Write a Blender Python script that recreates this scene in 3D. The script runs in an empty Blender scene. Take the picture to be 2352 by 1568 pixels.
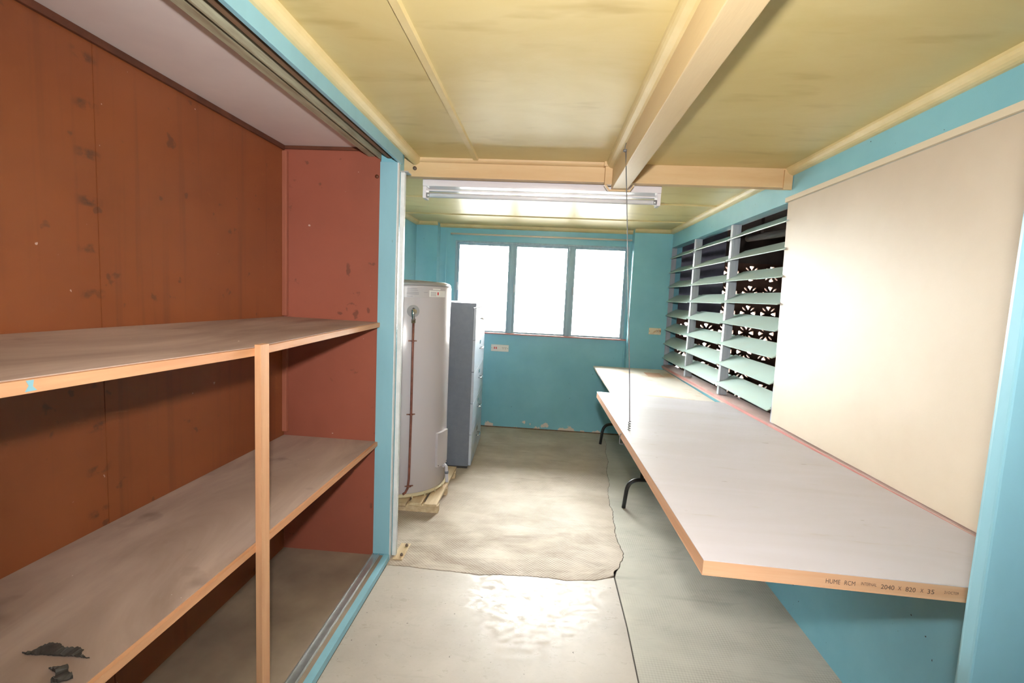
import bpy, bmesh, math, random
from mathutils import Vector, Matrix
random.seed(7)
S = bpy.context.scene
COL = S.collection
# ------------------------------------------------------------------ camera
cd = bpy.data.cameras.new('camera'); cam = bpy.data.objects.new('camera', cd); COL.objects.link(cam)
R_ = Vector((0.99635413, 0.07152773, 0.04649975)); D_ = Vector((0.05310646, -0.09342346, -0.99420911)); F_ = Vector((-0.06676936, 0.9930538, -0.09688144))
m = Matrix((R_, -D_, -F_)).transposed().to_4x4(); m.translation = Vector((0, 0, 1.3953))
cam.matrix_world = m
cd.sensor_width = 36; cd.lens = 36 * 1099.26 / 2352; cd.clip_start = 0.02
S.camera = cam
# ------------------------------------------------------------------ world, flash, exposure
w = bpy.data.worlds.new('overcast_sky'); S.world = w; w.use_nodes = True
bg = w.node_tree.nodes['Background']; bg.inputs[0].default_value = (1.0, .985, .955, 1); bg.inputs[1].default_value = 62.0
fl = bpy.data.lights.new('camera_flash', 'SPOT'); fl.energy = 165; fl.spot_size = math.radians(135); fl.spot_blend = 1.0
fl.shadow_soft_size = 0.035; fl.color = (1, .95, .9)
fo = bpy.data.objects.new('camera_flash', fl); COL.objects.link(fo); fo.location = (0.0, -0.02, 1.585)
fo.rotation_euler = (math.radians(88), 0, math.radians(2))
S.view_settings.view_transform = 'Standard'; S.view_settings.look = 'None'
S.view_settings.exposure = 0.35; S.view_settings.gamma = 1.0; S.view_settings.use_curve_mapping = False
S.cycles.max_bounces = 10; S.cycles.diffuse_bounces = 6; S.cycles.glossy_bounces = 4; S.cycles.transparent_max_bounces = 12
S.cycles.sample_clamp_indirect = 8

# ------------------------------------------------------------------ helpers
def lin(c):
    o = []
    for v in c[:3]:
        v /= 255.0
        o.append(v / 12.92 if v <= 0.04045 else ((v + 0.055) / 1.055) ** 2.4)
    return (o[0], o[1], o[2], 1)

class NT:
    def __init__(s, name):
        s.m = bpy.data.materials.new(name); s.m.use_nodes = True; s.t = s.m.node_tree
        s.b = s.t.nodes['Principled BSDF']; s.tc = None
    def n(s, typ, **k):
        x = s.t.nodes.new(typ)
        for a, v in k.items(): setattr(x, a, v)
        return x
    def l(s, a, b): s.t.links.new(a, b)
    def coord(s, scale=(1, 1, 1), rot=(0, 0, 0)):
        if s.tc is None: s.tc = s.n('ShaderNodeTexCoord')
        mp = s.n('ShaderNodeMapping'); mp.inputs['Scale'].default_value = scale; mp.inputs['Rotation'].default_value = rot
        s.l(s.tc.outputs['Object'], mp.inputs[0]); return mp.outputs[0]
    def noise(s, scale, detail=4, rough=.55, stretch=(1, 1, 1), dist=0):
        t = s.n('ShaderNodeTexNoise'); t.inputs['Scale'].default_value = scale; t.inputs['Detail'].default_value = detail
        t.inputs['Roughness'].default_value = rough; t.inputs['Distortion'].default_value = dist
        s.l(s.coord(stretch), t.inputs['Vector']); return t.outputs[0]
    def ramp(s, v, a, b):
        r = s.n('ShaderNodeMapRange'); r.inputs[1].default_value = a; r.inputs[2].default_value = b; r.clamp = True
        s.l(v, r.inputs[0]); return r.outputs[0]
    def mix(s, f, a, b):
        x = s.n('ShaderNodeMix', data_type='RGBA')
        if isinstance(f, float): x.inputs[0].default_value = f
        else: s.l(f, x.inputs[0])
        for i, v in ((6, a), (7, b)):
            if isinstance(v, tuple): x.inputs[i].default_value = v
            else: s.l(v, x.inputs[i])
        return x.outputs[2]
    def math(s, op, a, b=None):
        x = s.n('ShaderNodeMath', operation=op)
        for i, v in ((0, a), (1, b)):
            if v is None: continue
            if isinstance(v, (float, int)): x.inputs[i].default_value = v
            else: s.l(v, x.inputs[i])
        return x.outputs[0]
    def bump(s, h, strength=.2, dist=.002):
        b = s.n('ShaderNodeBump'); b.inputs['Strength'].default_value = strength; b.inputs['Distance'].default_value = dist
        s.l(h, b.inputs['Height']); s.l(b.outputs[0], s.b.inputs['Normal'])
    def col(s, c):
        if isinstance(c, tuple): s.b.inputs['Base Color'].default_value = c
        else: s.l(c, s.b.inputs['Base Color'])
    def rough(s, r): s.b.inputs['Roughness'].default_value = r
    def xyz(s):
        if s.tc is None: s.tc = s.n('ShaderNodeTexCoord')
        q = s.n('ShaderNodeSeparateXYZ'); s.l(s.tc.outputs['Object'], q.inputs[0]); return q.outputs

def mk(name, c1, c2=None, scale=4, rough=.6, metal=0, bump=0, bscale=150, stretch=(1, 1, 1), lo=.35, hi=.65, spec=.5, detail=4, dist=0):
    t = NT(name); t.rough(rough); t.b.inputs['Metallic'].default_value = metal; t.b.inputs['Specular IOR Level'].default_value = spec
    a = lin(c1)
    if c2 is None: t.col(a)
    else: t.col(t.mix(t.ramp(t.noise(scale, detail, .6, stretch, dist), lo, hi), a, lin(c2)))
    if bump: t.bump(t.noise(bscale, 3, .6, stretch), bump, .003)
    return t.m

M = {}
def build_materials():
    # blue wall paint with scuffs
    def blue(name, peel=False, c1=(134, 194, 210), c2=(124, 184, 201)):
        t = NT(name); t.rough(.27)
        base = t.mix(t.ramp(t.noise(2.5, 5, .6), .35, .7), lin(c1), lin(c2))
        sp = t.ramp(t.noise(38, 2, .5), .745, .76)
        base = t.mix(sp, base, lin((70, 84, 88)))
        if peel:
            z = t.xyz()[2]
            edge = t.math('ADD', t.math('MULTIPLY', t.ramp(z, 0.0, .16), -.33), t.noise(9, 4, .55))
            base = t.mix(t.ramp(edge, .485, .5), base, lin((214, 203, 194)))
        t.col(base); t.bump(t.noise(260, 2), .12, .002); return t.m
    M['blue'] = blue('blue_paint'); M['blue_peel'] = blue('blue_paint_peeling', True)
    t = NT('blue_frame_paint'); t.rough(.4)
    base = t.mix(t.ramp(t.noise(6, 5, .6, (1, 1, .25)), .4, .75), lin((136, 186, 202)), lin((128, 175, 190)))
    base = t.mix(t.ramp(t.noise(24, 3, .5, (1, 1, .22)), .76, .80), base, lin((96, 104, 92)))
    t.col(base); M['blue_frame'] = t.m
    # ceiling
    t = NT('ochre_ceiling_paint'); t.rough(.36); t.b.inputs['Specular IOR Level'].default_value = .28
    base = t.mix(t.ramp(t.noise(1.6, 5, .6, (1, 2, 1), .6), .3, .75), lin((213, 196, 142)), lin((198, 177, 116)))
    base = t.mix(t.ramp(t.noise(5, 3, .5, (.6, 2, 1)), .6, .8), base, lin((182, 160, 102)))
    t.col(base); t.bump(t.noise(120, 2), .08, .002); M['ceiling'] = t.m
    M['cornice'] = mk('cream_cornice_paint', (222, 204, 154), (210, 190, 136), 6, .45)
    M['beam'] = mk('cream_beam_paint', (220, 198, 156), (208, 182, 138), 5, .42, bump=.25, bscale=60, stretch=(1, .15, 1))
    M['lintel'] = mk('cream_lintel_paint', (208, 180, 138), (196, 162, 118), 5, .5, stretch=(.25, 1, 2), bump=.15, bscale=50)
    # brown hardboard
    def hard(name, a, b):
        t = NT(name); t.rough(.42)
        base = t.mix(t.ramp(t.noise(1.3, 5, .6), .3, .75), lin(a), lin(b))
        st = t.ramp(t.noise(9, 2, .5, (.3, 3.5, .12)), .55, .8)
        base = t.mix(t.math('MULTIPLY', st, .35), base, lin((84, 48, 34)))
        base = t.mix(t.math('MULTIPLY', t.ramp(t.noise(14, 3, .5), .68, .72), .55), base, lin((74, 48, 38)))
        base = t.mix(t.ramp(t.noise(31, 2, .5), .775, .785), base, lin((190, 160, 150)))
        x, y, z = t.xyz()
        near = t.math('SUBTRACT', 1.0, t.ramp(t.math('ABSOLUTE', t.math('SUBTRACT', y, 1.30)), .012, .045))
        per = t.ramp(t.math('SINE', t.math('MULTIPLY', z, 48.0)), .72, .95)
        sm = t.math('MULTIPLY', t.math('MULTIPLY', near, per), t.ramp(t.noise(30, 3, .6), .42, .62))
        base = t.mix(t.math('MULTIPLY', sm, .75), base, lin((58, 42, 36)))
        t.col(base); t.bump(t.noise(400, 2), .1, .001); return t.m
    M['hard'] = hard('brown_hardboard', (142, 80, 44), (120, 65, 36))
    M['hard_end'] = hard('red_brown_hardboard', (152, 86, 68), (136, 75, 58))
    M['dark_batten'] = mk('dark_brown_batten', (98, 54, 34), (74, 42, 28), 10, .5)
    M['batten'] = mk('stained_batten', (168, 104, 82), (148, 86, 66), 9, .45, stretch=(2, 2, .15))
    t = NT('dusty_shelf_board'); t.rough(.62)
    base = t.mix(t.ramp(t.noise(2.2, 6, .6, (1.6, .5, 1), .8), .3, .7), lin((188, 167, 154)), lin((138, 116, 104)))
    base = t.mix(t.math('MULTIPLY', t.ramp(t.noise(6, 3, .5), .64, .74), .45), base, lin((84, 66, 60)))
    base = t.mix(t.ramp(t.noise(40, 2, .5), .775, .785), base, lin((216, 204, 198)))
    t.col(base); M['shelf'] = t.m
    M['pine'] = mk('shelf_edge_timber', (212, 160, 120), (194, 138, 98), 8, .5, stretch=(3, .2, 3), bump=.1)
    M['pine_post'] = mk('post_timber', (214, 166, 126), (196, 144, 106), 8, .5, stretch=(3, 3, .2), bump=.1)
    M['cl_floor'] = mk('cupboard_floor_board', (158, 142, 122), (128, 112, 98), 3, .55)
    M['cl_ceil'] = mk('lilac_grey_board', (228, 218, 216), (216, 205, 204), 2, .6)
    M['track_wood'] = mk('aged_track_timber', (126, 100, 74), (96, 74, 56), 12, .7, stretch=(3, .2, 3))
    M['track_rail'] = mk('weathered_track_rail', (176, 174, 150), (142, 132, 110), 16, .5, stretch=(3, .3, 3))
    M['alu'] = mk('dull_aluminium', (205, 208, 210), (186, 190, 192), 20, .35, .75)
    M['white_alu'] = mk('white_channel', (224, 228, 230), (206, 212, 214), 14, .4)
    # floors
    t = NT('smooth_floor_sheet'); t.b.inputs['Specular IOR Level'].default_value = .3
    base = t.mix(t.ramp(t.noise(2.2, 6, .6), .35, .7), lin((186, 178, 167)), lin((168, 160, 150)))
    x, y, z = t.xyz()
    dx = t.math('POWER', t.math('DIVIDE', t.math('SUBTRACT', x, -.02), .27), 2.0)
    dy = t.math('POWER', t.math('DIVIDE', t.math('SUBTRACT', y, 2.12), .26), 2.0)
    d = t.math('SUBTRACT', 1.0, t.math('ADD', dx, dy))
    glare_msk = t.math('MULTIPLY', t.ramp(t.math('ADD', t.math('MULTIPLY', d, .14), t.noise(9, 8, .72, (1, 1.6, 1), .6)), .55, .74), t.ramp(d, -.6, .5))
    base = t.mix(glare_msk, base, lin((246, 246, 248)))  # blotchy window reflection painted white into the sheet's colour
    wear = t.ramp(t.noise(4.5, 6, .7, (.7, 2.4, 1), 1.0), .58, .72)
    base = t.mix(t.math('MULTIPLY', wear, .4), base, lin((158, 150, 140)))
    base = t.mix(t.ramp(t.noise(48, 2, .5), .75, .76), base, lin((110, 104, 98)))
    rr = t.n('ShaderNodeMapRange'); rr.inputs[1].default_value = .40; rr.inputs[2].default_value = .62; rr.inputs[3].default_value = .26; rr.inputs[4].default_value = .75
    t.l(t.noise(24, 8, .75, (1, 1.5, 1), .5), rr.inputs[0]); t.l(rr.outputs[0], t.b.inputs['Roughness'])
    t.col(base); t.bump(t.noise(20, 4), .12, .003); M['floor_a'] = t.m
    def tread(name, a, b, dirt, ang, sc, amt, edge=False):
        t = NT(name); t.rough(.68); t.b.inputs['Specular IOR Level'].default_value = .2
        base = t.mix(t.ramp(t.noise(2.4, 6, .62, (.8, 1.5, 1), .5), .34, .66), lin(a), lin(b))
        br = t.n('ShaderNodeTexChecker'); br.inputs['Scale'].default_value = sc
        t.l(t.coord((1, 1, 1), (0, 0, ang)), br.inputs[0])
        pat = t.math('MULTIPLY', br.outputs['Fac'], t.ramp(t.noise(3.2, 4, .6), .36, .62))
        base = t.mix(t.math('MULTIPLY', pat, amt), base, lin(dirt))
        base = t.mix(t.math('MULTIPLY', t.ramp(t.noise(6, 5, .65, (.5, 2, 1), .8), .56, .74), .4), base, lin(dirt))
        if edge:
            x, y, z = t.xyz()
            dm = t.math('MULTIPLY', t.ramp(t.math('MULTIPLY', y, -1.0), -3.3, -2.35), t.ramp(t.noise(5, 6, .68, (.7, 1.6, 1), .6), .40, .64))
            dm = t.math('MULTIPLY', dm, t.math('ADD', t.math('MULTIPLY', br.outputs['Fac'], .35), .4))
            base = t.mix(dm, base, lin((122, 104, 90)))
        t.col(base); t.bump(br.outputs['Fac'], .25, .0015); return t.m
    M['floor_b'] = tread('ribbed_vinyl_sheet', (204, 193, 179), (184, 171, 155), (132, 117, 102), 0.0, 110, .6, True)
    M['floor_c'] = tread('dotted_vinyl_sheet', (194, 191, 179), (178, 176, 165), (144, 141, 130), .785, 120, .4)
    M['slab'] = mk('dark_subfloor', (70, 64, 58), None, rough=.9)
    # bench
    t = NT('worn_white_door_skin'); t.rough(.4)
    base = t.mix(t.ramp(t.noise(2.6, 5, .6, (.5, 2, 1), .8), .35, .7), lin((196, 192, 198)), lin((187, 182, 184)))
    base = t.mix(t.math('MULTIPLY', t.ramp(t.noise(5, 6, .7, (.6, 3.5, 1), 1.2), .60, .72), .5), base, lin((170, 158, 142)))
    base = t.mix(t.ramp(t.noise(30, 2, .5, (.35, 2, 1)), .735, .75), base, lin((140, 124, 118)))
    t.col(base); M['door_skin'] = t.m
    M['door_edge'] = mk('blond_door_edge', (212, 170, 136), (200, 153, 116), 7, .5, stretch=(.25, .25, 6), bump=.05)
    M['ink'] = mk('grey_ink', (84, 70, 60), rough=.7)
    t = NT('worn_laminate_top'); t.rough(.45)
    base = t.mix(t.ramp(t.noise(2.2, 5, .65, (1, 1, 1), .8), .5, .62), lin((222, 216, 206)), lin((204, 178, 150)))
    t.col(base); M['lam'] = t.m
    M['lam_patch'] = mk('bare_patch', (206, 166, 136), (196, 150, 122), 9, .5)
    M['black'] = mk('black_tube_paint', (34, 36, 38), rough=.35)
    M['wire'] = mk('galvanised_wire', (112, 113, 116), rough=.5, metal=.2)
    M['cream'] = mk('cream_board_paint', (198, 183, 163), (190, 174, 153), 2.2, .55, bump=.05)
    M['cream_trim'] = mk('cream_trim_paint', (214, 202, 178), rough=.45)
    M['sill'] = mk('worn_pink_sill', (206, 178, 172), (186, 160, 150), 9, .5, stretch=(1, .4, 1))
    M['nosing'] = mk('red_sill_paint', (190, 128, 124), (200, 158, 150), 14, .5, stretch=(1, .3, 1), lo=.5, hi=.75)
    M['blade'] = mk('pale_green_louvre', (184, 210, 206), (186, 202, 194), 3, .34)
    M['mullion'] = mk('grey_louvre_frame', (186, 194, 202), (166, 174, 186), 10, .5, stretch=(4, 4, .3))
    M['tank'] = mk('tank_enamel', (194, 187, 191), rough=.22)
    M['tank_cap'] = mk('tank_cap', (150, 148, 148), rough=.4)
    M['steel_blue'] = mk('grey_blue_steel', (118, 126, 140), (112, 120, 134), 20, .38)
    M['drawer'] = mk('window_lit_steel', (196, 206, 220), (188, 198, 214), 20, .3)  # cabinet paint again, made paler to paint window light on the drawer fronts
    M['chrome'] = mk('chrome', (214, 214, 216), rough=.15, metal=1)
    M['copper'] = mk('dull_copper', (146, 92, 78), (122, 76, 64), 30, .45, .3)
    M['brass'] = mk('dull_brass', (132, 120, 96), rough=.4, metal=.6)
    M['old_pipe'] = mk('dusty_pipe', (212, 204, 198), rough=.6)
    M['pvc'] = mk('grey_hose', (196, 196, 206), rough=.35)
    M['label'] = mk('white_label', (232, 230, 228), rough=.4)
    M['label_grey'] = mk('grey_label', (186, 180, 182), rough=.35)
    M['print'] = mk('faint_print', (158, 154, 158), rough=.5)
    M['red'] = mk('red_print', (206, 40, 46), rough=.5)
    M['pallet'] = mk('pallet_pine', (214, 194, 160), (190, 164, 128), 8, .65, stretch=(4, .4, 4), bump=.1)
    M['tray'] = mk('yellowed_tray', (206, 192, 158), rough=.5)
    M['white_steel'] = mk('white_batten_steel', (226, 222, 228), rough=.22)
    M['tube'] = mk('fluorescent_glass', (232, 232, 238), rough=.18)
    M['plate'] = mk('white_socket_plate', (228, 226, 218), rough=.4)
    M['plate_old'] = mk('stained_socket_plate', (222, 208, 180), (186, 138, 92), 26, .45, lo=.52, hi=.66)
    M['rocker'] = mk('red_rocker', (190, 70, 62), rough=.4)
    M['dark'] = mk('socket_slot', (60, 58, 56), rough=.6)
    M['rod'] = mk('cream_curtain_rail', (226, 214, 200), rough=.4)
    M['sash'] = mk('blue_grey_sash', (150, 182, 196), (132, 164, 182), 12, .4, stretch=(3, 3, .3))
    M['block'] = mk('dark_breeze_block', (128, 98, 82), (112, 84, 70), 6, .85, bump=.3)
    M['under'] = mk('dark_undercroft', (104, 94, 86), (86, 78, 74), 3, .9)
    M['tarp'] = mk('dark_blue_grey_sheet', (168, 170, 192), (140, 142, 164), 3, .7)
    M['ground'] = mk('pale_concrete', (232, 229, 222), (222, 219, 212), 2, .85)
    M['outer'] = mk('outside_render', (200, 196, 190), rough=.8)
    M['scrap'] = mk('black_plastic', (72, 68, 64), (44, 42, 42), 40, .6)
    M['redstain'] = mk('red_stain', (150, 66, 66), rough=.6)
    M['screw'] = mk('rusty_screw', (112, 98, 88), rough=.5, metal=.5)
    t = NT('window_glass'); nt = t.t
    tr = t.n('ShaderNodeBsdfTransparent'); tr.inputs[0].default_value = (.97, .99, .99, 1)
    gl = t.n('ShaderNodeBsdfGlossy'); gl.inputs['Roughness'].default_value = .02
    fr = t.n('ShaderNodeFresnel'); fr.inputs[0].default_value = 1.45
    mx = t.n('ShaderNodeMixShader'); t.l(fr.outputs[0], mx.inputs[0]); t.l(tr.outputs[0], mx.inputs[1]); t.l(gl.outputs[0], mx.inputs[2])
    t.l(mx.outputs[0], nt.nodes['Material Output'].inputs[0]); M['glass'] = t.m
build_materials()

def link(name, me, mat, parent=None, smooth=False):
    o = bpy.data.objects.new(name, me); COL.objects.link(o)
    if mat is not None and not me.materials: me.materials.append(M[mat])
    if smooth:
        for p in me.polygons: p.use_smooth = True
    if parent is not None: o.parent = parent
    return o
def mesh(name, vs, fs):
    me = bpy.data.meshes.new(name); me.from_pydata([tuple(v) for v in vs], [], fs)
    bm = bmesh.new(); bm.from_mesh(me); bmesh.ops.recalc_face_normals(bm, faces=bm.faces); bm.to_mesh(me); bm.free()
    return me
def boxes(name, bl, mat, parent=None, bevel=0):
    bm = bmesh.new()
    for (x0, x1, y0, y1, z0, z1) in bl:
        r = bmesh.ops.create_cube(bm, size=1)
        for v in r['verts']:
            v.co = ((x0 + x1) / 2 + v.co.x * (x1 - x0), (y0 + y1) / 2 + v.co.y * (y1 - y0), (z0 + z1) / 2 + v.co.z * (z1 - z0))
    if bevel: bmesh.ops.bevel(bm, geom=bm.edges[:], offset=bevel, segments=2, affect='EDGES', profile=.7)
    me = bpy.data.meshes.new(name); bm.to_mesh(me); bm.free()
    return link(name, me, mat, parent)
def box(name, x0, x1, y0, y1, z0, z1, mat, parent=None, bevel=0): return boxes(name, [(x0, x1, y0, y1, z0, z1)], mat, parent, bevel)
def prism(name, poly, axis, a, b, mat, parent=None, smooth=False):
    """poly of 2-D points in the two other axes (in xyz order), extruded along axis from a to b"""
    n = len(poly); vs = []
    for t in (a, b):
        for p, q in poly: vs.append({'x': (t, p, q), 'y': (p, t, q), 'z': (p, q, t)}[axis])
    fs = [tuple(range(n)), tuple(range(2 * n - 1, n - 1, -1))] + [(i, (i + 1) % n, n + (i + 1) % n, n + i) for i in range(n)]
    return link(name, mesh(name, vs, fs), mat, parent, smooth)
def tube_mesh(name, pts, r, seg=10, cap=True):
    pts = [Vector(p) for p in pts]; vs = []; fs = []; n = len(pts); up = None
    for i, p in enumerate(pts):
        d = (pts[min(i + 1, n - 1)] - pts[max(i - 1, 0)]).normalized()
        if up is None: up = Vector((0, 0, 1)) if abs(d.z) < .9 else Vector((1, 0, 0))
        a = d.cross(up).normalized(); b = a.cross(d).normalized(); up = b
        rr = r[i] if isinstance(r, (list, tuple)) else r
        for k in range(seg):
            t = 2 * math.pi * k / seg; vs.append(p + (a * math.cos(t) + b * math.sin(t)) * rr)
    for i in range(n - 1):
        for k in range(seg):
            fs.append((i * seg + k, i * seg + (k + 1) % seg, (i + 1) * seg + (k + 1) % seg, (i + 1) * seg + k))
    if cap: fs += [tuple(range(seg)), tuple(range((n - 1) * seg, n * seg))]
    return mesh(name, vs, fs)
def tube(name, pts, r, mat, parent=None, seg=10): return link(name, tube_mesh(name, pts, r, seg), mat, parent, True)
def lathe(name, prof, c, mat, parent=None, seg=48):
    vs = []; fs = []; n = len(prof)
    for k in range(seg):
        t = 2 * math.pi * k / seg
        for r, z in prof: vs.append((c[0] + r * math.cos(t), c[1] + r * math.sin(t), c[2] + z))
    for k in range(seg):
        for i in range(n - 1):
            a = k * n + i; b = ((k + 1) % seg) * n + i; fs.append((a, b, b + 1, a + 1))
    fs.append(tuple(k * n for k in range(seg))); fs.append(tuple(k * n + n - 1 for k in range(seg)))
    o = link(name, mesh(name, vs, fs), mat, parent, True)
    return o
def empty(name, loc=(0, 0, 0), rz=0):
    o = bpy.data.objects.new(name, None); COL.objects.link(o); o.location = loc; o.rotation_euler = (0, 0, rz); o.empty_display_size = .1; return o
def tag(o, label, cat, group=None):
    o['label'] = label; o['category'] = cat
    if group: o['group'] = group
    return o
def struct(o, label=None):
    o['kind'] = 'structure'
    if label: o['label'] = label
    return o
def fillet(pts, r, n=6):
    pts = [Vector(p) for p in pts]; out = [pts[0]]
    for i in range(1, len(pts) - 1):
        a = (pts[i - 1] - pts[i]).normalized(); b = (pts[i + 1] - pts[i]).normalized()
        p0 = pts[i] + a * r; p2 = pts[i] + b * r
        for k in range(n + 1):
            t = k / n; out.append(p0 * (1 - t) ** 2 + pts[i] * 2 * t * (1 - t) + p2 * t * t)
    out.append(pts[-1]); return out
ZC = 2.083      # ceiling height
XR = 1.188      # right wall face
XL = -1.33      # left outer wall face
YF = 4.92       # window wall face
YP = 4.79       # pilaster face
YJ = 2.314      # cupboard end panel face
YB = -1.5       # wall behind the camera

# ------------------------------------------------------------------ floor
floor = struct(box('floor', XL - .1, XR + .12, YB - .1, YF + .1, -.08, -.004, 'slab'), 'dark subfloor under the floor sheets')
torn = [(-0.736, 2.267), (-0.633, 2.27), (-0.53, 2.262), (-0.396, 2.259), (-0.36, 2.257), (-0.266, 2.248), (-0.155, 2.268), (-0.046, 2.273), (0.085, 2.277), (0.171, 2.264), (0.247, 2.279), (0.312, 2.285), (0.381, 2.317), (0.417, 2.342)]
crack = [(0.417, 2.342), (0.427, 2.382), (0.453, 2.41), (0.464, 2.452), (0.494, 2.525), (0.5, 2.58), (0.493, 2.625), (0.488, 2.712), (0.488, 2.816), (0.499, 2.862), (0.501, 2.991), (0.517, 3.087), (0.504, 3.185), (0.52, 3.407), (0.555, 3.577), (0.56, 3.805), (0.608, 4.072), (0.61, 4.304), (0.655, 4.574), (.66, YF)]
def jag(pts, amp):
    out = []
    for i in range(len(pts) - 1):
        a, b = Vector(pts[i]), Vector(pts[i + 1]); n = max(2, int((b - a).length / .018)); nn = Vector((-(b - a).y, (b - a).x)).normalized()
        for k in range(n):
            j = 0 if k == 0 else random.uniform(-amp, amp)
            out.append(tuple(a + (b - a) * (k / n) + nn * j))
    out.append(tuple(pts[-1])); return out
torn_j = jag(torn, .003); crack_j = jag(crack, .004)
def sheet(name, outline, mat, z1, label=None):
    n = len(outline); vs = [(x, y, -.004) for x, y in outline] + [(x, y, z1) for x, y in outline]
    bm = bmesh.new(); bv = [bm.verts.new(v) for v in vs]
    for i in range(n): bm.faces.new((bv[i], bv[(i + 1) % n], bv[n + (i + 1) % n], bv[n + i]))
    top = bm.faces.new([bv[n + i] for i in range(n)])
    bmesh.ops.triangulate(bm, faces=[top]); bmesh.ops.recalc_face_normals(bm, faces=bm.faces)
    me = bpy.data.meshes.new(name); bm.to_mesh(me); bm.free()
    o = link(name, me, mat, floor)
    if label: o['label'] = label
    return o
g = .0035
sheet('floor_sheet', [(x, y - (g if x > -.35 else .0012)) for x, y in torn_j][:-2] + [(.4135, 2.325), (.417, 1.961), (.41, 1.662), (.405, YB), (-.742, YB)], 'floor_a', 0.0, 'smooth pale sheet with window glare painted as a white patch')
sheet('floor_sheet', [(XL, YF), (XL, YJ + .02), (-.742, YJ + .02), (-.742, 2.2685)] + [(x, y + .0005) for x, y in torn_j] + [(x - (.003 if y < 3.2 else .0015), y) for x, y in crack_j[1:]], 'floor_b', .002, 'ribbed worn vinyl sheet with torn edge')
sheet('floor_sheet', [(.4215, 2.33)] + [(x + .0012, y) for x, y in crack_j[3:]] + [(XR, YF), (XR, YB), (.411, YB), (.416, 1.662), (.423, 1.961)], 'floor_c', .001, 'greenish dotted vinyl sheet along the wall')

# ------------------------------------------------------------------ ceiling with beams and strips
ceil = struct(box('ceiling', XL - .1, 1.32, YB - .1, YF + .15, ZC, ZC + .06, 'ceiling'), 'ochre painted sheet ceiling')
def cornice(x, y, z, sx, length_axis, a, b, s=.036, name='cornice', mat='cornice'):
    # quarter-round coving in the corner, sx = direction away from the wall
    k = 6; poly = [(0, 0)] + [(math.cos(t * math.pi / 2 / k), math.sin(t * math.pi / 2 / k)) for t in range(k + 1)]
    if length_axis == 'y': return prism(name, [(x + sx * s * p, z - s * q) for p, q in poly], 'y', a, b, mat, ceil)
    return prism(name, [(y + sx * s * p, z - s * q) for p, q in poly], 'x', a, b, mat, ceil)
box('beam', .300, .378, YB, 2.54, 1.950, ZC, 'beam', ceil, .003)
box('lintel_beam', -.80, XR, 2.54, 2.59, 1.989, ZC, 'lintel', ceil, .002)
cornice(.300, 0, ZC, -1, 'y', YB, 2.54, .034)
cornice(-.727, 0, ZC, 1, 'y', YB, 2.54, .036)
cornice(XR, 0, ZC, -1, 'y', YB, 2.54, .036)
cornice(XR, 0, ZC, -1, 'y', 2.59, YF, .036)
cornice(XL, 0, ZC, 1, 'y', 2.42, YF, .036)
cornice(0, 2.54, ZC, -1, 'x', -.70, .27, .02, mat='lintel')
cornice(0, YF, ZC, -1, 'x', -1.115, .823, .034)
cornice(0, YP, ZC, -1, 'x', XL, -1.115, .034)
cornice(0, YP, ZC, -1, 'x', .823, XR, .034)
def cover(name, x0, x1, y0, y1):
    h = .009
    if y1 - y0 > x1 - x0: prism(name, [(x0, ZC), (x0 + .005, ZC - h), (x1 - .005, ZC - h), (x1, ZC)], 'y', y0, y1, 'cornice', ceil)
    else: prism(name, [(y0, ZC), (y0 + .005, ZC - h), (y1 - .005, ZC - h), (y1, ZC)], 'x', x0, x1, 'cornice', ceil)
cover('cover_strip', -.416, -.384, YB, 2.54)
cover('cover_strip', XL, XR, 3.515, 3.545); cover('cover_strip', XL, XR, 4.265, 4.295)
# end bracket clasping the beam at the lintel
brk = boxes('beam_bracket', [(.262, .299, 2.505, 2.5395, 1.972, 2.06), (.255, .299, 2.50, 2.5395, 2.06, ZC)], 'lintel', ceil, .002)
prism('beam_strap', [(.262, 1.972), (.285, 1.942), (.393, 1.942), (.412, 1.972), (.407, 1.975), (.390, 1.9485), (.289, 1.9485), (.27, 1.975)], 'y', 2.512, 2.5395, 'lintel', ceil)
box('lintel_end_block', 1.145, 1.186, 2.53, 2.5395, 1.978, 2.075, 'lintel', ceil, .001)
tube('bolt_head', [(-.722, 2.5395, 2.03), (-.722, 2.531, 2.03)], .010, 'screw', ceil, 12)

# ------------------------------------------------------------------ walls
struct(box('wall_left', XL - .1, XL, YB - .1, YF + .1, -.08, ZC, 'blue'))
wf = boxes('wall_far', [(-1.115, .823, YF, YF + .10, -.01, .985), (-1.115, -.955, YF, YF + .10, .985, ZC), (.803, .823, YF, YF + .10, .985, ZC), (-.955, .803, YF, YF + .10, 1.925, ZC),
            (XL, -1.115, YP, YF + .10, -.01, ZC), (.823, XR, YP, YF + .10, -.01, ZC)], 'blue_peel'); struct(wf)
box('skirting_gap', -1.1, .82, YF - .006, YF - .0005, -.004, .012, 'track_wood', wf)
box('edge_batten', .806, .8225, YF - .012, YF - .0005, .02, .983, 'blue', wf, .002)
box('edge_batten', -1.062, -1.045, YF - .008, YF - .0005, .985, 2.04, 'blue', wf, .002)
def zsill(y): return .812 - .012 * (y - 1.3)
wr = boxes('wall_right', [(XR, XR + .12, YB, YF + .1, -.01, .765), (XR, XR + .05, YB, YF + .1, 1.921, ZC), (XR + .05, XR + .12, YB, YF + .1, 1.94, ZC),
            (XR, XR + .12, 4.885, YF + .1, .765, 1.94), (XR + .02, XR + .12, YB, 2.47, .765, 1.94)], 'blue'); struct(wr)
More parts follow.
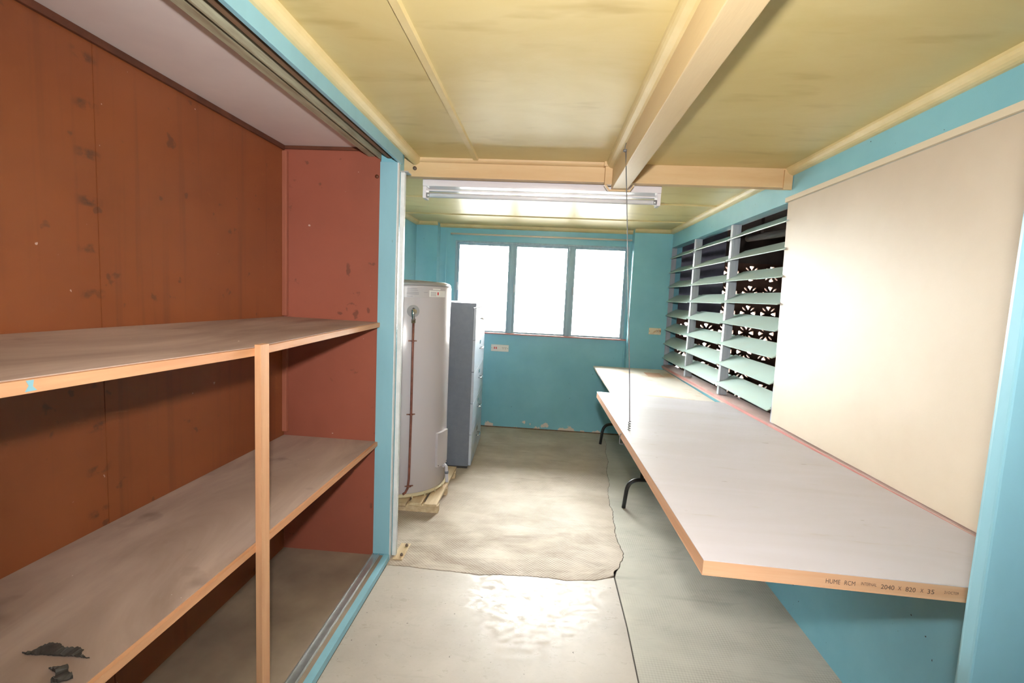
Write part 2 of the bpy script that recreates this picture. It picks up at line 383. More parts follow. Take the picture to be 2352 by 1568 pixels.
# sloping sill along the louvre wall
n = 2
sp = [(.92, zsill(.92)), (4.885, zsill(4.885))]
def slope_board(name, x0, x1, t, mat, parent, dz=0):
    (ya, za), (yb, zb) = sp
    vs = []
    for y, z in sp:
        for x, zz in ((x0, z - t + dz), (x1, z - t + dz), (x1, z + dz), (x0, z + dz)): vs.append((x, y, zz))
    return link(name, mesh(name, vs, [(0, 1, 2, 3), (7, 6, 5, 4), (0, 4, 5, 1), (1, 5, 6, 2), (2, 6, 7, 3), (3, 7, 4, 0)]), mat, parent)
t1 = slope_board('trim_1', 1.1765, 1.30, .03, 'sill', None); struct(t1, 'worn pink window sill below the louvres')
slope_board('nosing', 1.1725, 1.1764, .016, 'nosing', t1, -.001)
struct(box('wall_back', XL, XR, YB - .1, YB, -.01, ZC, 'blue'))
struct(box('wall_partition', XL, -.742, YJ + .012, YJ + .10, -.002, ZC, 'blue'), 'blue end wall of the cupboard bay')
# door frame the camera stands beside
d1 = struct(box('door_1', .742, XR - .002, .80, .825, .0015, ZC - .001, 'blue_frame', None, .004), 'blue painted door frame')
box('door_lining', .79, XR - .002, .8255, .88, .0015, ZC - .001, 'blue_frame', d1, .003)

# ------------------------------------------------------------------ far window
w1 = struct(empty('window_1', (0, YF, .985)), 'three-light window with blue grey sashes')
def wbox(name, *a, mat='sash', bevel=.002, par=None):
    x0, x1, y0, y1, z0, z1 = a
    o = box(name, x0, x1, y0 - YF, y1 - YF, z0 - .985, z1 - .985, mat, par or w1, bevel); return o
wbox('window_frame', -.9545, -.935, YF - .005, YF + .08, .9995, 1.924)
wbox('window_frame', .7845, .8025, YF - .005, YF + .08, .9995, 1.924)
wbox('window_frame', -.9345, .784, YF - .005, YF + .08, 1.906, 1.924)
wbox('window_sill', -1.0, .8225, YF - .028, YF + .09, .9855, .999, mat='nosing')
for mx in (-.365, .232): wbox('mullion', mx - .022, mx + .022, YF + .005, YF + .075, .9995, 1.9055)
for a, b in ((-.9345, -.388), (-.342, .209), (.255, .784)):
    s = empty('sash', (0, 0, 0)); s.parent = w1
    y0, y1 = YF + .02, YF + .055
    bl = [(a, a + .02, y0, y1, 1.0, 1.905), (b - .02, b, y0, y1, 1.0, 1.905), (a + .02, b - .02, y0, y1, 1.885, 1.905), (a + .02, b - .02, y0, y1, 1.0, 1.014)]
    so = boxes('sash', [(p, q, c - YF, d - YF, e - .985, f - .985) for p, q, c, d, e, f in bl], 'sash', w1); bpy.data.objects.remove(s)
    wbox('pane', a + .02, b - .02, YF + .035, YF + .039, 1.014, 1.885, mat='glass', bevel=0, par=so)
    wbox('stay_latch', a + .001, a + .012, YF + .002, YF + .0195, 1.42, 1.50, mat='mullion', par=so)
rod = tag(tube('curtain_rail', [(-1.0, YF - .045, 1.985), (.815, YF - .045, 1.985)], .009, 'rod', None, 10), 'cream curtain rail above the far window', 'curtain rail')
for x in (-.985, -.09, .80): box('rail_bracket', x - .008, x + .008, YF - .045, YF - .0005, 1.977, 1.993, 'rod', rod, .001)

# ------------------------------------------------------------------ louvre window
w2 = struct(empty('window_2', (1.22, 3.7, .79)), 'louvre window with pale green blades')
def l2(x, y, z): return (x - 1.22, y - 3.7, z - .79)
def lbox(name, x0, x1, y0, y1, z0, z1, mat, bevel=.002):
    a = l2(x0, y0, z0); b = l2(x1, y1, z1); return box(name, a[0], b[0], a[1], b[1], a[2], b[2], mat, w2, bevel)
for (a, b) in ((2.503, 2.54), (3.29, 3.327), (4.077, 4.114), (4.848, 4.884)):
    lbox('mullion', 1.196, 1.250, a, b, zsill((a + b) / 2) + .001, 1.9205, 'mullion')
    if a < 4.5:
        lbox('pivot_rail', 1.205, 1.242, a - .004, a - .0002, zsill(a) + .006, 1.915, 'mullion', .0008)
        lbox('pivot_rail', 1.205, 1.242, b + .0002, b + .004, zsill(b) + .006, 1.915, 'mullion', .0008)
L = .742
e = .014
th = math.radians(29.5); wd = .133
outl = [(0, -e), (.024, -e), (.024, 0), (wd, 0), (wd, L), (.024, L), (.024, L + e), (0, L + e)]
vs = []
for dz in (0, -.005):
    for s_, y in outl: vs.append((s_ * math.cos(th) - dz * math.sin(th), y, s_ * math.sin(th) + dz * math.cos(th)))
nn = len(outl)
bm = bmesh.new(); bv = [bm.verts.new(v) for v in vs]
for i in range(nn): bm.faces.new((bv[i], bv[(i + 1) % nn], bv[nn + (i + 1) % nn], bv[nn + i]))
f1 = bm.faces.new(bv[:nn]); f2 = bm.faces.new(bv[nn:][::-1]); bmesh.ops.triangulate(bm, faces=[f1, f2]); bmesh.ops.recalc_face_normals(bm, faces=bm.faces)
blade_me = bpy.data.meshes.new('louvre_blade'); bm.to_mesh(blade_me); bm.free()
clip_me = None
for bay in range(3):
    y0 = 2.545 + .787 * bay + (.0 if bay < 2 else -.008)
    for k in range(8):
        z = .861 + .1378 * k - (.006 * bay)
        o = link('louvre_blade', blade_me, 'blade', w2); o.location = l2(1.17, y0, z)
        o.rotation_euler = (random.uniform(-.004, .004), random.uniform(-.02, .02), 0)
        for yy in (y0 + .012, y0 + L - .012):
            if clip_me is None:
                c0 = boxes('blade_clip', [(.018, .10, -.010, .010, -.0035, .0035)], 'mullion', w2, .001); clip_me = c0.data; c = c0
            else: c = link('blade_clip', clip_me, 'mullion', w2)
            c.rotation_euler = (0, -th, 0); p = l2(1.17, yy, z); c.location = (p[0] + .0035 * math.sin(th) * 2.6, p[1], p[2] - .0035 * math.cos(th) * 2.6)

# ------------------------------------------------------------------ space outside the louvres
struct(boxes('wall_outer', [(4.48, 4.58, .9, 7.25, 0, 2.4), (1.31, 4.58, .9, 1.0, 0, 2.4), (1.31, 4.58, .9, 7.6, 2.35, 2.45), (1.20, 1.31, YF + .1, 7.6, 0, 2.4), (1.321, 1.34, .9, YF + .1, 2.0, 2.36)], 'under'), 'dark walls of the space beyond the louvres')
S_ = .284; YW = 7.2
def block_mesh():
    cu = bpy.data.curves.new('blk', 'CURVE'); cu.dimensions = '2D'; cu.fill_mode = 'BOTH'; cu.extrude = .042
    def spl(pts):
        s = cu.splines.new('POLY'); s.points.add(len(pts) - 1)
        for p, q in zip(s.points, pts): p.co = (q[0], q[1], 0, 1)
        s.use_cyclic_u = True
    h = S_ / 2 - .0002; spl([(-h, -h), (h, -h), (h, h), (-h, h)])
    for k in range(8):
        a = k * math.pi / 4; ca, sa = math.cos(a), math.sin(a)
        if k % 2 == 0: shp = [(.042, 0), (.072, .016), (.096, .030), (.104, .024), (.106, 0), (.104, -.024), (.096, -.030), (.072, -.016)]
        else: shp = [(.048, 0), (.070, .009), (.095, .011), (.113, .006), (.120, 0), (.113, -.006), (.095, -.011), (.070, -.009)]
        spl([(x * ca - y * sa, x * sa + y * ca) for x, y in shp])
    o = bpy.data.objects.new('blk', cu); COL.objects.link(o)
    dg = bpy.context.evaluated_depsgraph_get(); me = bpy.data.meshes.new_from_object(o.evaluated_get(dg)); me.name = 'breeze_block'
    bpy.data.objects.remove(o); me.transform(Matrix.Rotation(math.pi / 2, 4, 'X')); me.materials.clear(); me.materials.append(M['block']); return me
bme = block_mesh()
ws = struct(boxes('wall_screen', [(1.31, 4.48, YW - .04, YW + .04, 0, .01), (1.31, 4.48, YW - .04, YW + .04, .012 + 7 * S_, 2.35)], 'under'), 'flower pattern breeze block screen wall')
for i in range(11):
    for k in range(7):
        o = link('breeze_block', bme, None, ws); o.location = (1.46 + i * S_ + .034, YW, .012 + (k + .5) * S_ - .0)
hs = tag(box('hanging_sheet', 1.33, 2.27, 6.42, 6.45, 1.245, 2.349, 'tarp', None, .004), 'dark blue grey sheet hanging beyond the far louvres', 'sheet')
pp = tag(tube('drain_pipe', [(1.95, 4.95, 2.055), (2.02, 4.6, 2.05), (2.06, 4.25, 2.04), (2.1, 3.7, 2.04)], .032, 'old_pipe', None, 14), 'pale grey drain pipe under the ceiling beyond louvres', 'pipe')
for y in (4.75, 4.2): box('pipe_hanger', 1.985 + (4.75 - y) * .12, 2.005 + (4.75 - y) * .12, y - .01, y + .01, 2.05, 2.349, 'under', pp)
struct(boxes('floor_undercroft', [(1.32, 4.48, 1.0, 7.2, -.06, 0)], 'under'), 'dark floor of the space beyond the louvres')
struct(boxes('ground', [(-40, 40, YF + 2.9, 60, -.3, -.2), (-40, 1.1, YF + .2, YF + 2.9, -.3, -.2), (-40, 40, -40, YB - .12, -.3, -.2)], 'ground'), 'pale concrete ground outside')

# ------------------------------------------------------------------ built-in cupboard
XB = -1.307; CF = .02; CN = -.75
cb = tag(empty('built_in_cupboard', (-1.02, .8, 0)), 'brown hardboard built-in cupboard with two dusty shelves and sliding door tracks', 'cupboard')
def P(o):
    o.matrix_parent_inverse = cb.matrix_world.inverted() if False else Matrix.Translation((1.02, -.8, 0)); return o
def cbox(name, *a, bevel=0, parent=None):
    x0, x1, y0, y1, z0, z1, mat = a
    o = box(name, x0, x1, y0, y1, z0, z1, mat, parent or cb, bevel)
    if parent is None: P(o)
    return o
cbox('back_panel', XB - .012, XB, CN, 1.3235, CF, 2.07, 'hard'); cbox('back_panel', XB - .012, XB, 1.3265, YJ + .01, CF, 2.07, 'hard')
cbox('end_panel', XB, -.827, YJ, YJ + .010, CF, 2.07, 'hard_end'); cbox('end_panel', XB, -.827, CN - .01, CN, CF, 2.07, 'hard_end')
cbox('ceiling_panel', XB, -.905, CN, YJ, 2.062, 2.074, 'cl_ceil')
cbox('floor_panel', XB, -.845, CN, YJ, 0.002, CF, 'cl_floor')
cbox('top_batten', XB + .0003, XB + .012, CN, YJ - .013, 2.040, 2.0615, 'dark_batten', bevel=.002)
cbox('top_batten', XB + .0003, -.83, YJ - .012, YJ - .0003, 2.046, 2.0615, 'dark_batten', bevel=.002)
for z0, z1 in ((.65, 1.21), (1.24, 2.035)): cbox('corner_batten', XB + .0003, XB + .024, YJ - .020, YJ - .0003, z0, z1, 'batten', bevel=.003)
def shelf(zb, zf, t, nose):
    ys = sorted({YJ - .0005, 1.8, 1.29, .65, .1, CN})
    def itp(tab, y):
        tab = sorted(tab)
        if y <= tab[0][0]: return tab[0][1]
        for (a, za), (b, zb_) in zip(tab, tab[1:]):
            if y <= b: return za + (zb_ - za) * (y - a) / (b - a)
        return tab[-1][1]
    def strip(name, x0, x1, t, dz, mat, par, s0, s1):
        vs = []; fs = []
        for y in ys:
            for x, o, s in ((x0, 0, s0), (x1, 0, s1), (x1, -t, s1), (x0, -t, s0)):
                z = itp(zb, y) * (1 - s) + itp(zf, y) * s; vs.append((x, y, z + o + dz))
        for i in range(len(ys) - 1):
            for k in range(4): fs.append((i * 4 + k, i * 4 + (k + 1) % 4, i * 4 + 4 + (k + 1) % 4, i * 4 + 4 + k))
        fs += [(0, 1, 2, 3), tuple(4 * (len(ys) - 1) + k for k in range(4))]
        return link(name, mesh(name, vs, fs), mat, par)
    so = P(strip('shelf', XB + .0005, -.8245, t, 0, 'shelf', cb, 0, .98))
    strip('edge_strip', -.824, -.813, nose, -.0015, 'pine', so, 1, 1)
    return so
s1 = shelf([(YJ, 1.235), (1.06, 1.244), (CN, 1.25)], [(YJ, 1.230), (1.29, 1.213), (.65, 1.228), (CN, 1.232)], .014, .022)
s2 = shelf([(YJ, .627), (1.03, .640), (CN, .642)], [(YJ, .625), (1.29, .629), (.84, .634), (CN, .636)], .014, .02)
P(prism('post', [(-.8128, 1.287), (-.793, 1.285), (-.793, 1.325), (-.8128, 1.325)], 'z', CF, 1.222, 'pine_post', cb))
cbox('jamb', -.827, -.742, YJ - .004, YJ + .011, .03, 2.0, 'blue_frame', bevel=.002)
cbox('jamb_edge', -.7418, -.7365, YJ - .004, YJ + .02, .004, 2.0, 'white_alu', bevel=.002)
cbox('head_board', -.905, -.742, CN, YJ + .011, 2.045, ZC - .0005, 'track_wood')
cbox('fascia', -.7418, -.727, CN, YJ + .03, 1.998, ZC - .0005, 'blue_frame', bevel=.0015)
cbox('track_rail', -.886, -.852, CN, YJ - .001, 2.022, 2.0448, 'track_rail', bevel=.002)
cbox('track_rail', -.828, -.820, CN, YJ - .006, 2.010, 2.0448, 'track_rail', bevel=.001)
cbox('track_rail', -.790, -.772, CN, YJ - .006, 2.016, 2.0448, 'track_wood', bevel=.001)
fs_ = cbox('front_sill', -.8445, -.742, CN, YJ - .005, .002, .024, 'cl_floor')
cbox('sill_edge', -.7676, -.7415, CN, YJ - .005, .0242, .031, 'blue_frame', bevel=.001)
cbox('sill_edge', -.7415, -.738, CN, YJ - .005, .002, .031, 'blue_frame', bevel=.001)
for x in (-.826, -.795): cbox('floor_track', x - .0022, x + .0022, CN, YJ - .006, .0242, .033, 'alu', bevel=.0008)
cbox('floor_track_bed', -.832, -.789, CN, YJ - .006, .0241, .0265, 'alu')
P(tube('panel_bolt', [(-.842, YJ - .0004, 1.93), (-.842, YJ - .006, 1.93)], .009, 'dark_batten', cb, 12))
drip = [(.690, 1.2245), (.702, 1.2245), (.700, 1.214), (.706, 1.2068), (.688, 1.2068), (.694, 1.216)]
link('paint_drip', mesh('paint_drip', [(x, y, z) for x in (-.8128, -.8122) for y, z in drip], [tuple(range(6)), tuple(range(11, 5, -1))] + [(i, (i + 1) % 6, 6 + (i + 1) % 6, 6 + i) for i in range(6)]), 'blue_frame', s1)
# metal channel and floor plate beyond the jamb
mc = tag(box('door_channel', -.7362, -.716, YJ + .030, YJ + .055, .008, 1.962, 'white_alu', None, .002), 'white metal channel standing against the cupboard jamb', 'channel')
box('channel_cap', -.7362, -.70, YJ + .025, YJ + .09, 1.9625, 1.968, 'alu', mc, .001)
fp = tag(box('floor_plate', -.725, -.672, YJ + .0, YJ + .16, .0022, .0078, 'pallet', None, .001), 'small timber plate screwed to the floor beside the jamb', 'plate')
for y in (YJ + .035, YJ + .13): lathe('screw', [(.002, 0), (.008, .002), (.008, .008), (.004, .014), (.001, .015)], (-.686, y, .0078), 'screw', fp, 10)
# scraps on the lower shelf
def zs2(y): return .6345
def scrap(name, pts, mat, z, label, cat='scrap', bump_=.006):
    out = []
    for a, b in zip(pts, pts[1:] + pts[:1]):
        a, b = Vector(a), Vector(b); k = max(2, int((b - a).length / .003))
        for q in range(k):
            p = a + (b - a) * q / k; out.append((p.x + random.uniform(-.0012, .0012), p.y + random.uniform(-.0012, .0012)))
    n = len(out); bm = bmesh.new()
    lo = [bm.verts.new((x, y, z)) for x, y in out]; hi = [bm.verts.new((x, y, z + random.uniform(.0003, bump_))) for x, y in out]
    for i in range(n): bm.faces.new((lo[i], lo[(i + 1) % n], hi[(i + 1) % n], hi[i]))
    f = bm.faces.new(hi); bm.faces.new(lo[::-1]); bmesh.ops.triangulate(bm, faces=[f]); bmesh.ops.recalc_face_normals(bm, faces=bm.faces)
    me = bpy.data.meshes.new(name); bm.to_mesh(me); bm.free()
    return tag(link(name, me, mat), label, cat)
# ------------------------------------------------------------------ cream board over the louvre opening
board_poly = [(.905, .820), (2.507, .806), (2.556, 1.9203), (.905, 1.9203)]
bo = tag(prism('cover_board', board_poly, 'x', 1.1865, 1.1975, 'cream', None), 'large cream board covering the near half of the louvre opening', 'board')
prism('top_strip', [(.905, 1.9215), (2.562, 1.9215), (2.562, 1.944), (.905, 1.944)], 'x', 1.174, 1.1877, 'cream_trim', bo)

# ------------------------------------------------------------------ bench made of a door
db = tag(empty('door_bench', (.371, 1.02, .842)), 'white flush door laid flat as a bench top, blond timber edges, hung from a wire', 'bench')
dyaw, dpit, drol = .008, -.0191, .028
db.rotation_mode = 'XYZ'
db.matrix_world = Matrix.Translation((.371, 1.02, .842)) @ Matrix.Rotation(dyaw, 4, 'Z') @ Matrix.Rotation(dpit, 4, 'X') @ Matrix.Rotation(drol, 4, 'Y')
W_, LL = .799, 2.04
box('door_skin', 0, W_, 0, LL, -.0016, 0, 'door_skin', db); box('door_skin', 0, W_, 0, LL, -.035, -.0334, 'door_edge', db)
boxes('door_edge', [(0.0006, W_ - .0006, .0006, .03, -.0334, -.0016), (0.0006, W_ - .0006, LL - .03, LL - .0006, -.0334, -.0016), (.0006, .03, .03, LL - .03, -.0334, -.0016), (W_ - .03, W_ - .0006, .03, LL - .03, -.0334, -.0016)], 'door_edge', db)
def text(s, x0, x1, h, zc):
    cu = bpy.data.curves.new('txt', 'FONT'); cu.body = s; cu.size = 1; o = bpy.data.objects.new('txt', cu); COL.objects.link(o)
    bpy.context.view_layer.update()
    dg = bpy.context.evaluated_depsgraph_get(); me = bpy.data.meshes.new_from_object(o.evaluated_get(dg)); bpy.data.objects.remove(o)
    xs = [v.co.x for v in me.vertices]; ys = [v.co.y for v in me.vertices]
    a, b, c, d = min(xs), max(xs), min(ys), max(ys)
    for v in me.vertices:
        v.co = (x0 + (v.co.x - a) / (b - a) * (x1 - x0), -.0003, zc - h / 2 + (v.co.y - c) / (d - c) * h)
    me.materials.clear(); me.name = 'stamp'
    return link('edge_stamp', me, 'ink', db)
text('HUME', .260, .290, .0098, -.0185); text('RCM', .299, .321, .0098, -.0185); text('INTERNAL', .333, .365, .0068, -.0165)
text('2040', .374, .4015, .0098, -.0185); text('X', .409, .416, .0082, -.0182); text('820', .4245, .445, .0098, -.0185); text('X', .4545, .461, .0082, -.0182); text('35', .469, .483, .0098, -.0185)
text('21OCT09', .503, .532, .006, -.0165)
# suspension wire
hw = tag(empty('suspension_wire', (.30, 2.08, 2.01)), 'thin steel wire from ceiling beam to white door bench', 'wire')
def wpt(p): return (p[0] - .30, p[1] - 2.08, p[2] - 2.01)
zt = .842 + 2.06 * dpit
tube('wire', [wpt(p) for p in ((.296, 2.08, 2.012), (.32, 2.085, 1.75), (.356, 2.10, 1.35), (.386, 2.112, 1.02), (.398, 2.115, zt + .055))], .0023, 'wire', hw, 6)
tube('wire_tail', [wpt(p) for p in ((.2985, 2.10, 2.05), (.293, 2.085, 2.03), (.294, 2.08, 2.012))], .0015, 'wire', hw, 6)
tube('screw_eye', [wpt(p) for p in ((.2995, 2.08, 2.012), (.286, 2.08, 2.012))], .006, 'wire', hw, 10)
coil = []
for i in range(41):
    t = i / 40; a = t * 2 * math.pi * 5; coil.append(wpt((.398 + .005 * math.cos(a), 2.115 + .005 * math.sin(a), zt + .058 - .052 * t)))
tube('wire_twist', coil, .0024, 'wire', hw, 6)
tube('wire_loop', [wpt(p) for p in fillet([(.398, 2.11, zt + .010), (.376, 2.10, zt + .008), (.3565, 2.095, zt + .004), (.3555, 2.095, zt - .0405), (.385, 2.10, zt - .0425)], .007, 4)], .0022, 'wire', hw, 6)

# ------------------------------------------------------------------ folding table behind it
ft = tag(empty('folding_table', (.84, 3.85, 0)), 'low folding table with worn laminate top and black tube legs by far wall', 'table')
def fb(name, x0, x1, y0, y1, z0, z1, mat, bevel=0, par=None): return box(name, x0 - .84, x1 - .84, y0 - 3.85, y1 - 3.85, z0, z1, mat, par or ft, bevel)
tt = fb('tabletop', .495, 1.176, 2.93, 4.70, .722, .74, 'lam', .003)
fb('apron', .54, 1.14, 2.98, 3.0, .69, .7218, 'black', .002); fb('apron', .54, 1.14, 4.63, 4.65, .69, .7218, 'black', .002)
fb('bare_patch', .93, 1.07, 4.22, 4.45, .7401, .7404, 'lam_patch', 0, tt)
for y in (3.155, 4.56):
    pts = fillet([(.593 - .84, y - 3.85, .0035), (.612 - .84, y - 3.85, .205), (1.07 - .84, y - 3.85, .205), (1.09 - .84, y - 3.85, .0035)], .085, 8)
    lg = tube('leg', pts, .0135, 'black', ft, 12)
    for x in (.70, .98): tube('upright', [(x - .84, y - 3.85, .205), (x - .84, y - 3.85, .7215)], .0125, 'black', ft, 12)
    tube('brace', [(.84 - .84, y - 3.85, .46), (.84 - .84, (y + (.35 if y < 4 else -.35)) - 3.85, .716)], .008, 'black', ft, 8)
    tube('cross_tube', [(.70 - .84, y - 3.85, .46), (.98 - .84, y - 3.85, .46)], .009, 'black', ft, 8)

# ------------------------------------------------------------------ water heater on pallet
pl = tag(empty('timber_pallet', (-.94, 3.18, 0)), 'small pine pallet under the water heater', 'pallet')
for i in range(7):
    x0 = -1.268 + i * .0955
    box('slat', x0 + .94, x0 + .078 + .94, 2.835 - 3.18 + random.uniform(-.012, .012), 3.52 - 3.18, .0505, .068, 'pallet', pl, .0015)
for y in (2.865, 3.14, 3.44): box('bearer', -1.27 + .94, -.612 + .94, y - 3.18, y + .045 - 3.18, .0025, .050, 'pallet', pl, .002)
TC = (-.947, 3.178, .0685); TR = .305
wh = tag(empty('water_heater', TC), 'tall pale grey cylindrical hot water tank with copper pipe', 'water heater')
o0 = (0, 0, 0)
lathe('tank', [(.300, .028), (TR, .034), (TR, 1.350), (TR - .004, 1.357)], o0, 'tank', wh, 64)
lathe('tank_top', [(TR - .0045, 1.3575), (TR - .002, 1.364), (TR - .012, 1.377), (TR - .04, 1.386), (.12, 1.393), (.002, 1.395)], o0, 'tank_cap', wh, 64)
lathe('tank_base', [(.27, .0), (.305, .004), (.312, .014), (.312, .019), (.298, .0205), (.298, .0275)], o0, 'tray', wh, 64)
for k in range(10):
    a = math.radians(-140 + k * 16); r = .3135
    box('base_lug', -.004, .004, -.003, .003, -.012, .008, 'tray', wh).matrix_basis = Matrix.Translation((r * math.cos(a), r * math.sin(a), .014)) @ Matrix.Rotation(a, 4, 'Z')
def cp(a, r, z): t = math.radians(a); return (r * math.cos(t), r * math.sin(t), z + .0145)
def patch(name, a0, a1, z0, z1, mat, par, r0=TR + .0003, r1=TR + .0012, n=10):
    vs = []; fs = []
    for i in range(n + 1):
        a = a0 + (a1 - a0) * i / n
        vs += [cp(a, r0, z0), cp(a, r0, z1), cp(a, r1, z1), cp(a, r1, z0)]
    for i in range(n):
        for k in range(4): fs.append((i * 4 + k, i * 4 + (k + 1) % 4, i * 4 + 4 + (k + 1) % 4, i * 4 + 4 + k))
    fs += [(0, 1, 2, 3), tuple(4 * n + k for k in range(4))]
    return link(name, mesh(name, vs, fs), mat, par)
lb = patch('rating_label', -84, -42, 1.268, 1.333, 'label_grey', wh)
for i, (a0, a1, z) in enumerate(((-72, -60, 1.322), (-72, -59, 1.312), (-72, -58, 1.300), (-72, -58, 1.294), (-72, -58, 1.288), (-72, -65, 1.275), (-52, -47, 1.302))):
    patch('print_line', a0, a1, z - .0018, z + .0018, 'print', lb, TR + .0013, TR + .0016, 4)
l2_ = patch('energy_label', -45, -18, 1.276, 1.316, 'label', wh)
patch('red_mark', -33, -31, 1.288, 1.306, 'red', l2_, TR + .0013, TR + .0017, 2)
for z in (1.283, 1.29, 1.297, 1.304): patch('print_line', -43, -35, z - .0015, z + .0015, 'print', l2_, TR + .0013, TR + .0016, 3)
patch('brand_plate', -40, -28, 1.320, 1.328, 'label', wh)
def disc(name, a, z, r, d, mat, par):
    me = tube_mesh(name, [(0, 0, 0), (d, 0, 0)], r, 24); o = link(name, me, mat, par, False)
    o.matrix_basis = Matrix.Translation(cp(a, TR - .004, z)) @ Matrix.Rotation(math.radians(a), 4, 'Z'); return o
AV = -64
rose = disc('valve_rose', AV, 1.184, .038, .008, 'tank_cap', wh)
vb = disc('valve_body', AV, 1.184, .015, .045, 'brass', wh)
disc('valve_lever', AV, 1.198, .007, .030, 'dark', wh)
tube('valve_elbow', [cp(AV, TR + .012, 1.188), cp(AV - 1, TR + .034, 1.188), cp(AV - 1, TR + .036, 1.165), cp(AV - .6, TR + .026, 1.145), cp(AV, TR + .018, 1.125)], [.013, .013, .011, .010, .010], 'chrome', wh, 12)
tube('pipe_nut', [cp(AV, TR + .016, 1.138), cp(AV, TR + .016, 1.112)], .013, 'brass', wh, 6)
pip = [cp(AV, TR + .014, 1.12), cp(AV, TR + .012, .9), cp(AV + .2, TR + .012, .5), cp(AV - .4, TR + .012, .12), cp(AV - 1.5, TR + .012, .06), cp(AV - 4, TR + .01, .030), cp(AV - 7, TR + .016, .022)]
tube('copper_pipe', pip, .0075, 'copper', wh, 10)
for z in (1.0, .535, .068):
    a = AV + (.2 if z < .6 else 0)
    patch('pipe_clip', a - 5, a + 5, z - .004, z + .004, 'copper', wh, TR + .0003, TR + .003, 6)
    tube('clip_saddle', [cp(a - 2, TR + .003, z), cp(a - 1.6, TR + .018, z), cp(a, TR + .0215, z), cp(a + 1.6, TR + .018, z), cp(a + 2, TR + .003, z)], .0028, 'copper', wh, 6)
    for q in (-4, 4): disc('clip_screw', a + q, z, .003, .008, 'brass', wh)
cov = patch('access_cover', -28, -4, .155, .385, 'tank', wh, TR + .0003, TR + .020, 8)
for a in (-26, -6): disc('cover_screw', a, .165, .003, .026, 'dark', cov).parent = cov
disc('cold_inlet', -96, .245, .032, .006, 'tank_cap', wh)
tube('drain_hose', [cp(-8, TR + .0, .125), cp(-8, TR + .012, .143), cp(-7.5, TR + .024, .125), cp(-7, TR + .026, .09), cp(-6.5, TR + .028, .05), cp(-6.5, TR + .030, .026), cp(-7.5, TR + .032, .015)], .0115, 'pvc', wh, 12)
tube('hose_collar', [cp(-7, TR + .026, .095), cp(-6.8, TR + .027, .078)], .014, 'steel_blue', wh, 12)

# ------------------------------------------------------------------ filing cabinet
fc = tag(empty('filing_cabinet', (-.532, 3.668, .002), math.radians(2.0)), 'grey blue five drawer steel filing cabinet behind the water heater', 'cabinet')
CWD, CDP, CH = .772, .46, 1.315    # width along y, depth along -x
boxes('carcass', [(-CDP, -.02, 0, .018, .02, CH), (-CDP, -.02, CWD - .018, CWD, .02, CH), (-CDP, -.02, .018, CWD - .018, CH - .018, CH), (-CDP, -CDP + .01, .018, CWD - .018, .02, CH - .018), (-.03, -.021, .018, CWD - .018, .02, CH - .018)], 'steel_blue', fc)
box('plinth', -CDP + .01, -.028, .006, CWD - .006, 0, .0198, 'dark', fc)
dh = (CH - .035 - .024) / 5
for i in range(5):
    z0 = .026 + i * dh
    dr = box('drawer', -.0195, 0, .004, CWD - .004, z0, z0 + dh - .005, 'drawer', fc, .002)
    zm = z0 + dh * .60
    tube('handle', fillet([(.0005, CWD / 2 - .05, zm), (.026, CWD / 2 - .05, zm), (.026, CWD / 2 + .05, zm), (.0005, CWD / 2 + .05, zm)], .01, 4), .005, 'chrome', dr, 8)
    box('label_holder', .0003, .003, CWD / 2 - .035, CWD / 2 + .035, zm + .035, zm + .065, 'chrome', dr, .0005)
box('top_lip', -.0195, -.002, .0, CWD, CH - .0305, CH, 'steel_blue', fc, .001)

# ------------------------------------------------------------------ fluorescent batten
lt = tag(empty('fluorescent_batten', (-.065, 2.665, 2.0)), 'white single tube fluorescent batten under the ceiling behind the lintel', 'light')
def fbx(name, x0, x1, y0, y1, z0, z1, mat, bevel=0): return box(name, x0 + .065, x1 + .065, y0 - 2.665, y1 - 2.665, z0 - 2.0, z1 - 2.0, mat, lt, bevel)
fbx('housing', -.702, .573, 2.625, 2.715, 1.962, ZC - .0005, 'white_steel', .003)
fbx('reflector_lip', -.702, .573, 2.715, 2.755, 1.955, 1.9615, 'white_steel', .001)
for x0, x1 in ((-.702, -.684), (.555, .573)): fbx('lamp_holder', x0, x1, 2.630, 2.70, 1.898, 1.9615, 'white_steel', .003)
tube('lamp_tube', [(-.683 + .065, 2.652 - 2.665, 1.918 - 2.0), (.554 + .065, 2.652 - 2.665, 1.918 - 2.0)], .013, 'tube', lt, 16)
for x in (-.683, .539): tube('end_cap', [(x + .065, -.013, -.082), (x + .080, -.013, -.082)], .0136, 'alu', lt, 16)

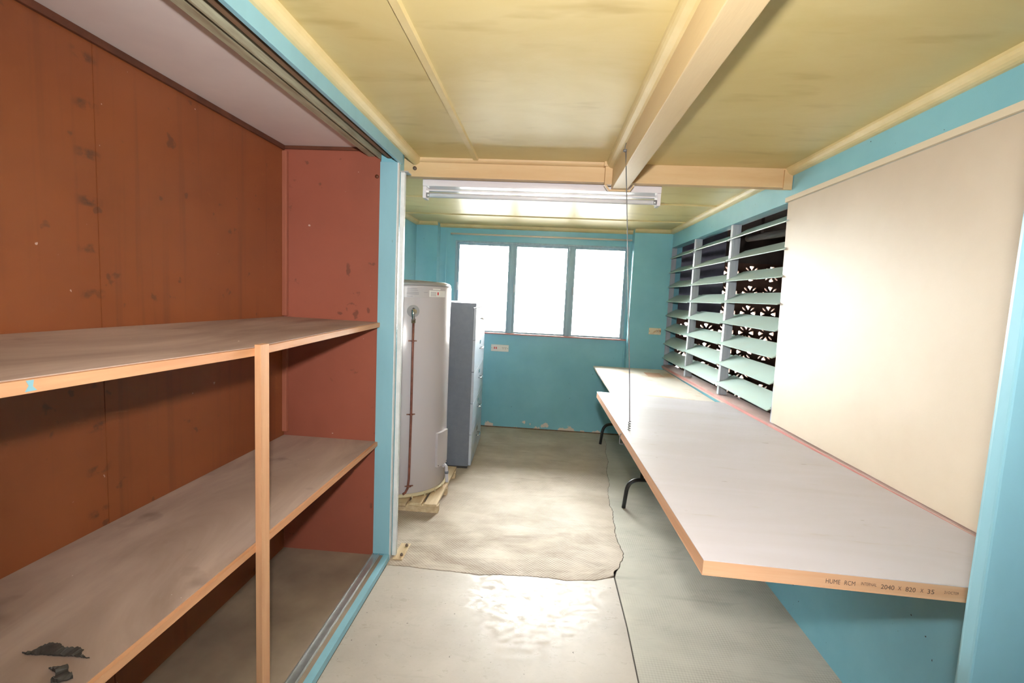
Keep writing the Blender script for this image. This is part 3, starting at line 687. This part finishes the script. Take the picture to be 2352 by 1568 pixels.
# ------------------------------------------------------------------ sockets
def socket(name, x0, x1, z0, z1, y, mat, label, rock):
    e_ = tag(empty(name, ((x0 + x1) / 2, y, (z0 + z1) / 2)), label, 'socket'); w_, h_ = (x1 - x0) / 2, (z1 - z0) / 2
    box('plate', -w_, w_, -.009, -.0004, -h_, h_, mat, e_, .002)
    for x in (-.62, -.40): box('rocker', x * w_ - .006, x * w_ + .006, -.013, -.0092, -.011, .011, rock, e_, .001)
    for cx in (.36, .64):
        for dx, dz in ((-.006, .006), (.006, .006), (0, -.006)): box('slot', cx * w_ + dx - .0015, cx * w_ + dx + .0015, -.0098, -.0091, dz - .005, dz + .005, 'dark', e_)
    for x in (-.9, .9): tube('fixing_screw', [(x * w_, -.0091, 0), (x * w_, -.011, 0)], .003, 'dark', e_, 8)
socket('power_socket', -.545, -.362, .806, .876, YF, 'plate', 'wide white double power socket under the far window', 'rocker')
socket('power_socket', 1.022, 1.138, 1.072, 1.136, YP, 'plate_old', 'brown stained power socket on the pilaster beside the louvres', 'plate_old')
# ------------------------------------------------------------------ scraps on the lower shelf
scrap('plastic_scrap', [(-1.007, 0.822), (-0.996, 0.829), (-0.991, 0.84), (-0.985, 0.854), (-0.975, 0.857), (-0.961, 0.855), (-0.943, 0.846), (-0.927, 0.848), (-0.91, 0.85), (-0.9, 0.845), (-0.893, 0.832), (-0.868, 0.828), (-0.868, 0.8265), (-0.895, 0.828), (-0.916, 0.827), (-0.941, 0.826), (-0.972, 0.823), (-0.996, 0.821)], 'scrap', .6365, 'long black torn plastic scrap lying on the lower cupboard shelf', 'scrap', .004)
scrap('plastic_scrap', [(-0.919, 0.794), (-0.914, 0.799), (-0.903, 0.801), (-0.896, 0.805), (-0.884, 0.800), (-0.874, 0.791), (-0.863, 0.787), (-0.854, 0.779), (-0.86, 0.771), (-0.87, 0.767), (-0.884, 0.765), (-0.889, 0.777), (-0.893, 0.784), (-0.901, 0.789)], 'scrap', .6365, 'small crumpled black plastic scrap at the front of the lower cupboard shelf', 'scrap', .008)
